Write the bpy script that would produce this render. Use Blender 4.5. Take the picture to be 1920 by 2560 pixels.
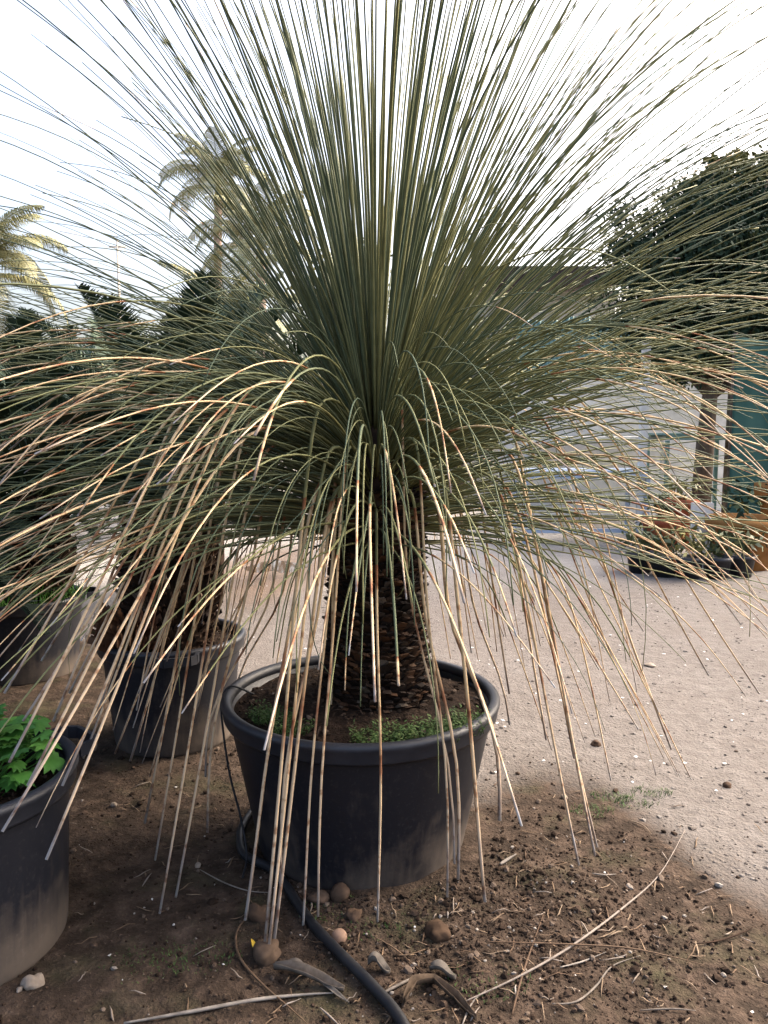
import bpy, math, random
from mathutils import Vector, noise, Matrix
R = math.radians
random.seed(11)
scene = bpy.context.scene
for o in list(bpy.data.objects): bpy.data.objects.remove(o)
col = scene.collection

# ---------------------------------------------------------------- camera
CAMZ, PITCH, F = 1.345, 6.0, 1934.0
cd = bpy.data.cameras.new('camera'); cam = bpy.data.objects.new('camera', cd); col.objects.link(cam)
cam.location = (0, 0, CAMZ); cam.rotation_euler = (R(90 - PITCH), 0, 0)
cd.sensor_fit = 'VERTICAL'; cd.angle = 2 * math.atan(1280 / F)
cd.clip_start = 0.02; cd.clip_end = 2000
scene.camera = cam
scene.render.resolution_x = 768; scene.render.resolution_y = 1024

# ---------------------------------------------------------------- sky, sun, exposure
SUN_AZ, SUN_EL = 62.0, 42.0        # compass angle from +Y towards +X
w = bpy.data.worlds.new('World'); scene.world = w; w.use_nodes = True
nt = w.node_tree; bg = nt.nodes['Background']
sky = nt.nodes.new('ShaderNodeTexSky'); sky.sky_type = 'NISHITA'; sky.sun_disc = False
sky.sun_elevation = R(SUN_EL); sky.sun_rotation = R(SUN_AZ)
sky.air_density = 1.0; sky.dust_density = 10.0; sky.ozone_density = 1.0
nt.links.new(sky.outputs[0], bg.inputs[0]); bg.inputs[1].default_value = 0.15
sl = bpy.data.lights.new('sun', 'SUN'); sun = bpy.data.objects.new('sun', sl); col.objects.link(sun)
sl.energy = 0.6; sl.angle = R(22); sl.color = (1.0, 0.94, 0.85)
sd = Vector((math.sin(R(SUN_AZ)) * math.cos(R(SUN_EL)), math.cos(R(SUN_AZ)) * math.cos(R(SUN_EL)), math.sin(R(SUN_EL))))
sun.rotation_euler = sd.to_track_quat('Z', 'Y').to_euler(); sun.location = sd * 30
scene.view_settings.view_transform = 'Standard'; scene.view_settings.look = 'None'
scene.view_settings.gamma = 1; scene.view_settings.exposure = 2.15
scene.render.engine = 'CYCLES'

# ---------------------------------------------------------------- helpers
cp, sp = math.cos(R(PITCH)), math.sin(R(PITCH))
def ray(u, v):
    a, b = (u - 960) / F, (1280 - v) / F
    return Vector((a, cp + b * sp, -sp + b * cp))
def at(u, v, Y):                      # surveyed point: picture direction at depth Y
    d = ray(u, v); return Vector((0, 0, CAMZ)) + d * (Y / d.y)
def G(u, v, z=0.0):                   # surveyed point at height z
    d = ray(u, v); return Vector((0, 0, CAMZ)) + d * ((z - CAMZ) / d.z)

def lerp(a, b, t): return a + (b - a) * t
def sstep(a, b, x):
    t = max(0, min(1, (x - a) / (b - a))); return t * t * (3 - 2 * t)
U = random.uniform

class MB:
    def __init__(s): s.v = []; s.f = []; s.a = {}; s.sm = True
    def add(s, vs, fs, **at_):
        n = len(s.v); s.v += [tuple(p) for p in vs]; s.f += [tuple(i + n for i in f) for f in fs]
        for k, val in at_.items():
            L = s.a.setdefault(k, [])
            L += [0.0] * (n - len(L))
            L += list(val) if hasattr(val, '__len__') else [val] * len(vs)
    def box(s, c, d, rz=0, tilt=None, **k):
        m = Matrix.Rotation(rz, 3, 'Z')
        if tilt: m = m @ Matrix.Rotation(tilt, 3, 'X')
        vs = [Vector(c) + m @ Vector((x * d[0] / 2, y * d[1] / 2, z * d[2] / 2)) for x in (-1, 1) for y in (-1, 1) for z in (-1, 1)]
        s.add(vs, [(0, 1, 3, 2), (4, 6, 7, 5), (0, 4, 5, 1), (2, 3, 7, 6), (0, 2, 6, 4), (1, 5, 7, 3)], **k)
    def tube(s, pts, rad, n=6, cap=True, flat=1.0, ts=None, **k):
        pts = [Vector(p) for p in pts]; m = len(pts)
        if not hasattr(rad, '__len__'): rad = [rad] * m
        vs, fs = [], []; nrm = None
        for i, p in enumerate(pts):
            t = (pts[min(i + 1, m - 1)] - pts[max(i - 1, 0)]).normalized()
            if nrm is None:
                a = Vector((0, 0, 1)) if abs(t.z) < .95 else Vector((1, 0, 0))
                nrm = (a - t * a.dot(t)).normalized()
            else: nrm = (nrm - t * nrm.dot(t)).normalized()
            b = t.cross(nrm)
            for j in range(n):
                an = 2 * math.pi * j / n
                vs.append(p + (nrm * (math.cos(an) * flat) + b * math.sin(an)) * rad[i])
        for i in range(m - 1):
            for j in range(n):
                q = (j + 1) % n
                fs.append((i * n + j, i * n + q, (i + 1) * n + q, (i + 1) * n + j))
        if cap: fs += [tuple(range(n))[::-1], tuple(range((m - 1) * n, m * n))]
        if ts is not None: k['t'] = [ts[i] for i in range(m) for j in range(n)]
        s.add(vs, fs, **k)
    def lathe(s, prof, n=64, c=(0, 0, 0), close=False, **k):
        vs, fs = [], []; m = len(prof)
        for r, z in prof:
            for j in range(n):
                a = 2 * math.pi * j / n
                vs.append((c[0] + r * math.cos(a), c[1] + r * math.sin(a), c[2] + z))
        for i in range(m - 1):
            for j in range(n):
                q = (j + 1) % n
                fs.append((i * n + j, i * n + q, (i + 1) * n + q, (i + 1) * n + j))
        if close:
            for j in range(n):
                q = (j + 1) % n
                fs.append(((m - 1) * n + j, (m - 1) * n + q, q, j))
        s.add(vs, fs, **k)
    def mesh(s, name, mat):
        me = bpy.data.meshes.new(name); me.from_pydata(s.v, [], s.f); me.update()
        for k, L in s.a.items():
            L = L + [0.0] * (len(s.v) - len(L))
            at_ = me.attributes.new(k, 'FLOAT', 'POINT'); at_.data.foreach_set('value', L)
        if s.sm: me.polygons.foreach_set('use_smooth', [True] * len(me.polygons))
        me.materials.append(mat); return me
    def build(s, name, mat, parent=None, loc=None):
        return place(s.mesh(name, mat), name, parent, loc)

def place(me, name, parent=None, loc=None, rot=None, scl=None):
    o = bpy.data.objects.new(name, me); col.objects.link(o)
    if parent: o.parent = parent
    if loc is not None: o.location = loc
    if rot is not None: o.rotation_euler = rot
    if scl is not None: o.scale = scl if hasattr(scl, '__len__') else (scl,) * 3
    return o
def tag(o, label=None, cat=None, group=None, kind=None):
    if label: o['label'] = label
    if cat: o['category'] = cat
    if group: o['group'] = group
    if kind: o['kind'] = kind
    return o
def empty(name, loc, rz=0):
    o = bpy.data.objects.new(name, None); col.objects.link(o); o.location = loc; o.rotation_euler = (0, 0, rz)
    o.empty_display_size = .1; return o

# ---------------------------------------------------------------- materials
def new_mat(name, rough=0.7, spec=0.3):
    m = bpy.data.materials.new(name); m.use_nodes = True
    b = m.node_tree.nodes['Principled BSDF']; b.inputs['Roughness'].default_value = rough
    b.inputs['Specular IOR Level'].default_value = spec
    return m, m.node_tree, b
def N(nt, t, **k):
    n = nt.nodes.new(t)
    for a, v in k.items(): setattr(n, a, v)
    return n
def ramp(nt, fac, stops, interp='LINEAR'):
    n = N(nt, 'ShaderNodeValToRGB'); cr = n.color_ramp; cr.interpolation = interp
    while len(cr.elements) > 1: cr.elements.remove(cr.elements[-1])
    cr.elements[0].position = stops[0][0]; cr.elements[0].color = (*stops[0][1], 1)
    for p, c in stops[1:]:
        e = cr.elements.new(p); e.color = (*c, 1)
    nt.links.new(fac, n.inputs[0]); return n.outputs[0]
def nz(nt, scale, detail=4, rough=.55, coord='Object', vec=None, out=0):
    n = N(nt, 'ShaderNodeTexNoise'); n.inputs['Scale'].default_value = scale
    n.inputs['Detail'].default_value = detail; n.inputs['Roughness'].default_value = rough
    if vec is None:
        tc = N(nt, 'ShaderNodeTexCoord'); vec = tc.outputs[coord]
    nt.links.new(vec, n.inputs['Vector']); return n.outputs[out]
def math_(nt, op, a, b=None, clamp=False):
    n = N(nt, 'ShaderNodeMath', operation=op, use_clamp=clamp)
    for i, x in enumerate((a, b)):
        if x is None: continue
        if isinstance(x, (int, float)): n.inputs[i].default_value = x
        else: nt.links.new(x, n.inputs[i])
    return n.outputs[0]
def mix(nt, fac, a, b, mode='MIX'):
    n = N(nt, 'ShaderNodeMix', data_type='RGBA', blend_type=mode)
    for i, x in ((0, fac), (6, a), (7, b)):
        if isinstance(x, (int, float)): n.inputs[i].default_value = x
        elif isinstance(x, tuple): n.inputs[i].default_value = (*x, 1)
        else: nt.links.new(x, n.inputs[i])
    return n.outputs[2]
def attr(nt, name):
    n = N(nt, 'ShaderNodeAttribute', attribute_name=name); return n.outputs['Fac']
def bump(nt, b, h, strength=.3, dist=.01):
    n = N(nt, 'ShaderNodeBump'); n.inputs['Strength'].default_value = strength; n.inputs['Distance'].default_value = dist
    nt.links.new(h, n.inputs['Height']); nt.links.new(n.outputs[0], b.inputs['Normal'])
def rnd_fac(nt):                      # per-object random plus per-piece value, wrapped
    oi = N(nt, 'ShaderNodeObjectInfo')
    return math_(nt, 'FRACT', math_(nt, 'ADD', oi.outputs['Random'], attr(nt, 'rnd')))
def simple(name, stops, scale=8, rough=.7, spec=.3, bumpk=None, detail=5):
    m, nt, b = new_mat(name, rough, spec)
    n = nz(nt, scale, detail); nt.links.new(ramp(nt, n, stops), b.inputs['Base Color'])
    if bumpk: bump(nt, b, nz(nt, bumpk[0], 4), bumpk[1], bumpk[2])
    return m
def by_rnd(name, stops, rough=.7, spec=.3, noise_scale=60, dark=.35):
    m, nt, b = new_mat(name, rough, spec)
    c = ramp(nt, rnd_fac(nt), stops)
    n = nz(nt, noise_scale, 4)
    g = ramp(nt, n, [(.3, (1 - dark,) * 3), (.7, (1 + 0,) * 3)])
    nt.links.new(mix(nt, 1.0, c, g, 'MULTIPLY'), b.inputs['Base Color']); return m

M = {}
# spiky leaf: green blade, red-brown band, straw tip, grey end
m, nt, b = new_mat('spike_leaf', .62, .18)
t = attr(nt, 't'); rn = attr(nt, 'rnd'); dry = attr(nt, 'dry')
green = ramp(nt, rn, [(0, (.062, .098, .072)), (.25, (.098, .122, .070)), (.55, (.150, .160, .078)), (1, (.225, .218, .095))])
base = mix(nt, math_(nt, 'SUBTRACT', 1.0, math_(nt, 'MULTIPLY', t, 5.0), True), green, (.16, .15, .06))
jit = math_(nt, 'MULTIPLY', math_(nt, 'SUBTRACT', nz(nt, 9, 2), .5), .10)
u_ = math_(nt, 'DIVIDE', math_(nt, 'SUBTRACT', math_(nt, 'ADD', t, jit), dry), math_(nt, 'SUBTRACT', 1.001, dry))
straw = ramp(nt, u_, [(0, (.20, .075, .032)), (.05, (.30, .15, .065)), (.10, (.62, .47, .28)), (.50, (.58, .42, .235)), (.58, (.24, .10, .05)), (.64, (.56, .41, .25)), (.86, (.54, .41, .28)), (.94, (.30, .24, .20)), (1, (.42, .41, .41))])
wv = nz(nt, 34, 3); straw = mix(nt, 1.0, straw, ramp(nt, wv, [(.34, (.55, .42, .36)), (.46, (1, 1, 1)), (1, (1.0, 1.0, 1.0))]), 'MULTIPLY')
isdry = math_(nt, 'GREATER_THAN', math_(nt, 'ADD', t, jit), dry)
greenv = mix(nt, 1.0, base, ramp(nt, nz(nt, 22, 3), [(.3, (.72, .74, .7)), (.6, (1, 1, 1))]), 'MULTIPLY')
nt.links.new(mix(nt, isdry, greenv, straw), b.inputs['Base Color']); M['spike'] = m

def plastic(name, dust):
    m, nt, b = new_mat(name, .5, .35)
    tc = N(nt, 'ShaderNodeTexCoord'); sx = N(nt, 'ShaderNodeSeparateXYZ'); nt.links.new(tc.outputs['Object'], sx.inputs[0])
    n1 = nz(nt, 5, 5, .6); n2 = nz(nt, 90, 3)
    mp = N(nt, 'ShaderNodeMapping'); mp.inputs['Scale'].default_value = (26, 26, 1.4); nt.links.new(tc.outputs['Object'], mp.inputs[0])
    streak = nz(nt, 1.6, 4, .6, vec=mp.outputs[0])
    h = math_(nt, 'POWER', math_(nt, 'SUBTRACT', 1.0, math_(nt, 'DIVIDE', sx.outputs[2], .36), True), 1.6)     # splash dirt: heavier low down
    d = math_(nt, 'ADD', math_(nt, 'MULTIPLY', h, .85), math_(nt, 'SUBTRACT', math_(nt, 'MULTIPLY', n1, 2.3), 1.32 - dust))
    d = math_(nt, 'ADD', d, math_(nt, 'MULTIPLY', math_(nt, 'SUBTRACT', streak, .5), .9), True)
    colr = mix(nt, d, (.010, .011, .016), (.105, .082, .064))
    colr = mix(nt, math_(nt, 'MULTIPLY', ramp(nt, n2, [(.56, (0,) * 3), (.8, (1,) * 3)]), .07), colr, (.30, .27, .24))
    nt.links.new(colr, b.inputs['Base Color'])
    nt.links.new(ramp(nt, d, [(0, (.46,) * 3), (1, (.85,) * 3)]), b.inputs['Roughness'])
    bump(nt, b, streak, .12, .003); return m
M['pot'] = plastic('pot_plastic', -.10); M['pot_dusty'] = plastic('pot_plastic_dusty', .16); M['pot_mid'] = plastic('pot_plastic_mid', -.02)
M['rim'] = simple('rim_plastic', [(.3, (.013, .015, .021)), (.62, (.024, .026, .034)), (.8, (.06, .056, .052))], 14, .45, .4, (60, .1, .002))
M['hose'] = simple('hose_rubber', [(.3, (.006, .007, .010)), (.7, (.016, .016, .018))], 30, .5, .3)
M['soil'] = simple('potting_soil', [(.25, (.007, .005, .004)), (.5, (.021, .013, .009)), (.7, (.050, .032, .022)), (.85, (.11, .08, .058))], 38, .95, .1, (120, .9, .012), 7)
M['crumb'] = by_rnd('soil_crumb', [(0, (.017, .011, .008)), (.45, (.040, .026, .018)), (.8, (.074, .050, .036)), (.97, (.15, .115, .09)), (1, (.32, .29, .26))], .95, .1, 90)
M['chip'] = by_rnd('white_chip', [(0, (.42, .40, .38)), (.6, (.62, .60, .58)), (1, (.8, .79, .78))], .7, .3, 60, .2)
M['pebble'] = by_rnd('drive_pebble', [(0, (.09, .076, .067)), (.5, (.15, .13, .116)), (1, (.22, .20, .183))], .9, .1, 60, .2)
M['stone'] = by_rnd('ruddy_stone', [(0, (.055, .033, .020)), (.35, (.085, .052, .033)), (.7, (.11, .072, .05)), (1, (.08, .058, .04))], .9, .15, 26, .5)
M['palestone'] = simple('pale_stone', [(.3, (.16, .125, .095)), (.7, (.27, .225, .185))], 30, .85, .2, (90, .4, .004))
M['egg'] = simple('smooth_pebble', [(.3, (.19, .115, .078)), (.7, (.28, .185, .13))], 30, .8, .2)
M['straw'] = by_rnd('dry_straw', [(0, (.10, .060, .037)), (.35, (.18, .12, .075)), (.7, (.24, .175, .12)), (1, (.25, .22, .20))], .8, .2, 40, .45)
M['greystraw'] = by_rnd('grey_dead_leaf', [(0, (.15, .125, .105)), (1, (.27, .24, .21))], .8, .2, 40, .5)
M['deadleaf'] = by_rnd('dead_leaf', [(0, (.085, .060, .042)), (.5, (.13, .10, .075)), (1, (.16, .14, .12))], .9, .05, 45, .55)
M['bark'] = by_rnd('leaf_base', [(0, (.012, .008, .007)), (.40, (.026, .016, .011)), (.68, (.055, .030, .018)), (.86, (.115, .055, .026)), (.95, (.09, .065, .045)), (1, (.20, .16, .125))], .85, .2, 60, .4)
M['cycbase'] = by_rnd('cycad_base', [(0, (.018, .012, .010)), (.4, (.045, .028, .020)), (.7, (.090, .052, .034)), (.9, (.14, .10, .07)), (1, (.26, .21, .16))], .9, .15, 60, .4)
M['pup'] = by_rnd('cycad_pup', [(0, (.10, .045, .025)), (.6, (.17, .085, .048)), (1, (.24, .14, .09))], .9, .15, 60, .3)
M['core'] = simple('trunk_core', [(.3, (.014, .009, .007)), (.7, (.05, .03, .02))], 30, .95, .1)
M['frond'] = by_rnd('cycad_frond', [(0, (.024, .048, .036)), (.6, (.038, .068, .044)), (1, (.062, .088, .045))], .65, .15, 20, .3)
M['rachis'] = simple('frond_rachis', [(.3, (.06, .075, .03)), (.7, (.12, .12, .05))], 10, .6)
M['palm'] = by_rnd('palm_frond', [(0, (.15, .16, .075)), (.5, (.23, .225, .10)), (1, (.31, .285, .13))], .6, .3, 6, .35)  # yellow of distant sunlight is put into the frond colour
M['palmtrunk'] = simple('palm_trunk', [(.3, (.22, .155, .125)), (.7, (.36, .28, .235))], 7, .9, .1, (12, .4, .03))
M['darkleaf'] = by_rnd('dark_leaf', [(0, (.018, .040, .028)), (.6, (.034, .062, .036)), (.9, (.055, .085, .040)), (1, (.12, .115, .035))], .75, .1, 3, .45)
M['yelleaf'] = by_rnd('yellow_leaf', [(0, (.085, .10, .030)), (.5, (.16, .155, .045)), (1, (.27, .235, .070))], .6, .3, 3, .35)  # holds the sunlit yellow painted on the shrubs; also used for yellowing trees
M['midleaf'] = by_rnd('mid_leaf', [(0, (.045, .070, .035)), (.6, (.085, .105, .042)), (1, (.15, .15, .055))], .6, .3, 3, .4)
M['wood'] = simple('tree_bark', [(.3, (.06, .045, .035)), (.7, (.14, .11, .085))], 9, .9, .1, (20, .5, .02))
M['weed'] = by_rnd('weed_leaf', [(0, (.034, .125, .020)), (.5, (.060, .185, .028)), (1, (.10, .25, .040))], .55, .3, 25, .3)
M['moss'] = by_rnd('fine_weed', [(0, (.030, .070, .018)), (.6, (.060, .115, .028)), (1, (.10, .135, .045))], .7, .2, 25, .3)
M['teal'] = simple('teal_sheet', [(.3, (.10, .20, .18)), (.7, (.18, .29, .27))], 1.5, .6, .3)
M['tealdark'] = simple('teal_net', [(.3, (.022, .070, .058)), (.7, (.040, .10, .085))], 1.5, .8, .2)
M['white'] = simple('white_paint', [(.3, (.50, .49, .46)), (.7, (.72, .71, .68))], 6, .7, .3)
M['cream'] = simple('cream_wall', [(.3, (.40, .36, .31)), (.7, (.56, .52, .46))], 1.2, .85, .2)
M['roof'] = simple('roof_timber', [(.3, (.028, .020, .018)), (.7, (.075, .055, .047))], 3, .8, .2)
M['blue'] = simple('blue_metal', [(.3, (.24, .32, .44)), (.7, (.40, .47, .58))], 4, .5, .4)
M['terra'] = simple('terracotta', [(.3, (.24, .065, .035)), (.7, (.38, .125, .065))], 8, .85, .2)
M['ochre'] = simple('ochre_fibre', [(.3, (.20, .085, .025)), (.7, (.36, .18, .06))], 8, .85, .2)
M['water'], _nt, _b = new_mat('muddy_water', .05, .5); _b.inputs['Base Color'].default_value = (.10, .07, .05, 1)
M['pole'] = simple('pole_concrete', [(.3, (.42, .38, .32)), (.7, (.58, .53, .46))], 2, .9, .1)
M['petal'] = simple('yellow_petal', [(.3, (.5, .33, .03)), (.7, (.65, .45, .06))], 20, .6)

# ground: brown garden soil near the pots, pale beaten gravel on the drive
m, nt, b = new_mat('ground_mix', .95, .12)
so = attr(nt, 'soil'); wet = attr(nt, 'wet')
nA = nz(nt, 1.3, 6, .6); nB = nz(nt, 14, 6, .65); nC = nz(nt, 75, 4, .6); nD = nz(nt, 4.0, 5, .6)
drive = ramp(nt, nB, [(.25, (.106, .093, .085)), (.5, (.140, .125, .115)), (.75, (.174, .158, .147))])
drive = mix(nt, .5, drive, ramp(nt, nA, [(.3, (.75, .70, .66)), (.65, (1, 1, 1))]), 'MULTIPLY')
drive = mix(nt, ramp(nt, nC, [(.60, (0,) * 3), (.72, (.55,) * 3)]), drive, (.115, .096, .082))
earth = ramp(nt, nB, [(.22, (.012, .0085, .0062)), (.45, (.034, .0235, .0168)), (.62, (.065, .045, .033)), (.8, (.115, .086, .066))])
earth = mix(nt, ramp(nt, nD, [(.52, (0,) * 3), (.72, (.5,) * 3)]), earth, (.060, .060, .030))
earth = mix(nt, ramp(nt, nC, [(.60, (0,) * 3), (.78, (.5,) * 3)]), earth, (.20, .145, .105))
sf = math_(nt, 'ADD', so, math_(nt, 'MULTIPLY', math_(nt, 'SUBTRACT', nB, .5), .55), True)
sf = ramp(nt, sf, [(.25, (0,) * 3), (.75, (1,) * 3)])
gc = mix(nt, sf, drive, earth)
gc = mix(nt, math_(nt, 'MULTIPLY', attr(nt, 'yard'), .85), gc, ramp(nt, nD, [(.3, (.24, .22, .20)), (.7, (.34, .32, .295))]))
gc = mix(nt, math_(nt, 'MULTIPLY', wet, .8), gc, (.15, .105, .078))
nt.links.new(gc, b.inputs['Base Color'])
bump(nt, b, math_(nt, 'ADD', nB, math_(nt, 'MULTIPLY', nC, .7)), .8, .02); M['ground'] = m

# ---------------------------------------------------------------- layout constants
TX, TY = -0.075, 2.45           # axis of the wide tub
PX, PY = -0.025, 2.45           # axis of the big plant
POT_R, POT_H = 0.445, 0.49
MIDPOT = (-0.93, 3.32); BACKPOT = (-2.02, 4.25); NEARPOT = (-1.14, 1.94)

# ---------------------------------------------------------------- ground
edge = [G(-2500, 1500), G(-200, 1480), G(330, 1640), G(600, 1830), G(760, 1930), G(1180, 2010), G(1330, 1935), G(1490, 1960), G(1640, 2060), G(1780, 2170), G(2000, 2260), G(3500, 2500)]
edge = [(p.x, p.y) for p in edge]
def soil_at(x, y):                     # 1 in the planting bed, 0 on the drive
    for (x0, y0), (x1, y1) in zip(edge, edge[1:]):
        if x0 <= x <= x1:
            ye = lerp(y0, y1, (x - x0) / (x1 - x0)); break
    else: ye = edge[0][1] if x < edge[0][0] else edge[-1][1]
    n = noise.noise(Vector((x * 1.7, y * 1.7, 3))) * .16 + noise.noise(Vector((x * 6, y * 6, 7))) * .07
    wd = .12 if x < .1 else lerp(.25, .6, min(1, (x - .1) / .6))
    return sstep(-wd, wd, ye - y + n)
def H(x, y):
    d = math.hypot(x, y - 2)
    if d > 14: return 0.0
    s = soil_at(x, y)
    h = noise.noise(Vector((x * .9, y * .9, 0))) * .018
    h += s * (noise.noise(Vector((x * 5, y * 5, 1))) * .014 + noise.noise(Vector((x * 14, y * 14, 2))) * .008 + noise.noise(Vector((x * 34, y * 34, 4))) * .004)
    h += (1 - s) * noise.noise(Vector((x * 9, y * 9, 5))) * .0025
    a = math.hypot(x - PX - .22, y - PY + .22)            # soil banked against the big tub
    h += .035 * max(0, 1 - a / .62) * s
    return h * sstep(14, 8, d) if d > 8 else h
def axis(lo, hi, fine, far):
    a, x, st = [], lo, fine
    while x < hi: a.append(x); x += fine
    a.append(hi)
    st = fine; x = hi
    while x < far: st *= 1.22; x += st; a.append(x)
    st = fine; x = lo
    while x > -far: st *= 1.22; x -= st; a.insert(0, x)
    return a
xs = axis(-1.9, 2.0, .022, 600); ys = axis(1.0, 4.2, .022, 600)
vs = []; soil = []; wet = []; yard = []
pud = G(690, 1420)
for y in ys:
    for x in xs:
        vs.append((x, y, H(x, y))); s = soil_at(x, y); soil.append(s)
        n = noise.noise(Vector((x * 1.4, y * .8, 9))); yard.append(sstep(5.8, 7.6, y + n * .8 - .25 * x))
        e = math.hypot((x - pud.x - .1) / 1.1, (y - pud.y) / 1.3) + n * .5
        wet.append(sstep(1.15, .6, e))
nx = len(xs)
fs = [(j * nx + i, j * nx + i + 1, (j + 1) * nx + i + 1, (j + 1) * nx + i) for j in range(len(ys) - 1) for i in range(nx - 1)]
g = MB(); g.add(vs, fs, soil=soil, wet=wet, yard=yard); tag(g.build('ground', M['ground']), kind='structure')
# shallow puddle on the drive
p = MB(); n = 40; c = [(pud.x, pud.y, .012)]
for i in range(n):
    a = 2 * math.pi * i / n; r = 1 + .35 * noise.noise(Vector((math.cos(a) * 1.3, math.sin(a) * 1.3, 2)))
    c.append((pud.x + .30 * r * math.cos(a), pud.y + .36 * r * math.sin(a), .012))
hp = max(H(q[0], q[1]) for q in c) * .5
c = [(a_, b_, hp + .0) for a_, b_, _ in c]
p.add(c, [(0, 1 + i, 1 + (i + 1) % n) for i in range(n)]); tag(p.build('puddle', M['water']), kind='structure')

# ---------------------------------------------------------------- pots
def make_pot(name, loc, r, h, label, body_mat, soil_drop=.05, handles=(), taper=.84, band=.045, rz=0, crown=.02):
    root = empty(name, (loc[0], loc[1], H(*loc) - .012), rz); tag(root, label, 'pot')
    rb = r * taper
    mb = MB(); th = .012
    prof = [(0.001, 0), (rb - .02, 0), (rb - .004, .006), (rb, .02)]
    for i in range(1, 12): prof.append((lerp(rb, r - .022, i / 11), lerp(.02, h - band, i / 11)))
    prof += [(r - .019, h - .02), (r - .032, h - .02)]
    for i in range(1, 8): prof.append((lerp(r - .034, rb - th, i / 7), lerp(h - .02, .03, i / 7)))
    prof.append((0.001, .03))
    mb.lathe(prof, 80); mb.build('body', body_mat, root)
    rim = MB(); rp = [(r - .0215, h - band), (r - .008, h - band - .004), (r - .003, h - band + .006), (r - .001, h - .016), (r + .004, h - .010), (r + .004, h), (r - .002, h + .007), (r - .012, h + .009), (r - .024, h + .006), (r - .031, h - .003), (r - .031, h - .022), (r - .0185, h - .022)]
    rim.lathe(rp, 80, close=True); rim.build('rim', M['rim'], root)
    for a in handles:                                   # moulded lifting lugs
        hb = MB(); ca, sa = math.cos(a), math.sin(a); wv = Vector((-sa, ca, 0)); rd = Vector((ca, sa, 0))
        c0 = rd * r + Vector((0, 0, h - .004))
        pts = [c0 - wv * .085, c0 - wv * .075 + rd * .045, c0 - wv * .05 + rd * .065, c0 + wv * .05 + rd * .065, c0 + wv * .075 + rd * .045, c0 + wv * .085]
        for k in range(len(pts) - 1):
            a0, a1 = pts[k], pts[k + 1]; dv = (a1 - a0).normalized(); nn = Vector((-dv.y, dv.x, 0)) * .006; up = Vector((0, 0, 1))
            q = [a0 - nn - up * .028, a1 - nn - up * .028, a1 + nn - up * .028, a0 + nn - up * .028, a0 - nn + up * .008, a1 - nn + up * .008, a1 + nn + up * .008, a0 + nn + up * .008]
            hb.add(q, [(0, 1, 2, 3), (4, 7, 6, 5), (0, 4, 5, 1), (1, 5, 6, 2), (2, 6, 7, 3), (3, 7, 4, 0)])
        hb.sm = False; hb.build('handle', M['rim'], root)
    s = MB(); ri = r - .036; vs, fs = [(0, 0, h - soil_drop + crown)], []; nr, na = 22, 72
    for i in range(1, nr + 1):
        for j in range(na):
            a = 2 * math.pi * j / na; rr = ri * i / nr; x, y = rr * math.cos(a), rr * math.sin(a)
            z = h - soil_drop + crown * (1 - (i / nr) ** 2) + noise.noise(Vector((x * 9 + loc[0], y * 9, 1))) * .012 + noise.noise(Vector((x * 30, y * 30, 4))) * .007
            vs.append((x, y, z))
    for j in range(na): fs.append((0, 1 + j, 1 + (j + 1) % na))
    for i in range(nr - 1):
        for j in range(na):
            a, b_ = 1 + i * na + j, 1 + i * na + (j + 1) % na; fs.append((a, a + na, b_ + na, b_))
    s.add(vs, fs); so_ = s.build('soil', M['soil'], root)
    cr = MB(); cr.sm = False
    for k in range(320):
        a, rr = U(0, 6.28), ri * .97 * math.sqrt(U(.1, 1)); sz = U(.004, .011); x, y = rr * math.cos(a), rr * math.sin(a)
        add_clod(cr, (x, y, h - soil_drop + crown * (1 - (rr / ri) ** 2) + sz * .3), sz)
    for k in range(130):
        a, rr = U(0, 6.28), ri * .9 * math.sqrt(U(.15, 1)); x, y = rr * math.cos(a), rr * math.sin(a); L = U(.015, .05); an = U(0, 6.28)
        z = h - soil_drop + crown * (1 - (rr / ri) ** 2) + .009
        d = Vector((math.cos(an), math.sin(an), U(-.1, .25))) * L
        cr.tube([Vector((x, y, z)) - d * .5, Vector((x, y, z + .004)), Vector((x, y, z)) + d * .5], [.0012, .0022, .001], 4, flat=.5, rnd=U(.6, 1))
    tag(cr.build('soil_litter', M['crumb'], so_), kind='stuff')
    return root
ICO = None
def ico():
    ph = (1 + 5 ** .5) / 2
    v = [(-1, ph, 0), (1, ph, 0), (-1, -ph, 0), (1, -ph, 0), (0, -1, ph), (0, 1, ph), (0, -1, -ph), (0, 1, -ph), (ph, 0, -1), (ph, 0, 1), (-ph, 0, -1), (-ph, 0, 1)]
    f = [(0, 11, 5), (0, 5, 1), (0, 1, 7), (0, 7, 10), (0, 10, 11), (1, 5, 9), (5, 11, 4), (11, 10, 2), (10, 7, 6), (7, 1, 8), (3, 9, 4), (3, 4, 2), (3, 2, 6), (3, 6, 8), (3, 8, 9), (4, 9, 5), (2, 4, 11), (6, 2, 10), (8, 6, 7), (9, 8, 1)]
    return [Vector(a).normalized() for a in v], f
IV, IF = ico()
def add_clod(mb, c, r, flat=.75, jit=.35, rnd=None):
    an = U(0, 6.28); ca, sa = math.cos(an), math.sin(an); ex = U(.75, 1.35)
    vs = []
    for v in IV:
        k = r * (1 + U(-jit, jit)); x, y = v.x * ex, v.y
        vs.append((c[0] + (x * ca - y * sa) * k, c[1] + (x * sa + y * ca) * k, c[2] + v.z * k * flat))
    mb.add(vs, IF, rnd=U(0, 1) if rnd is None else rnd)

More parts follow.
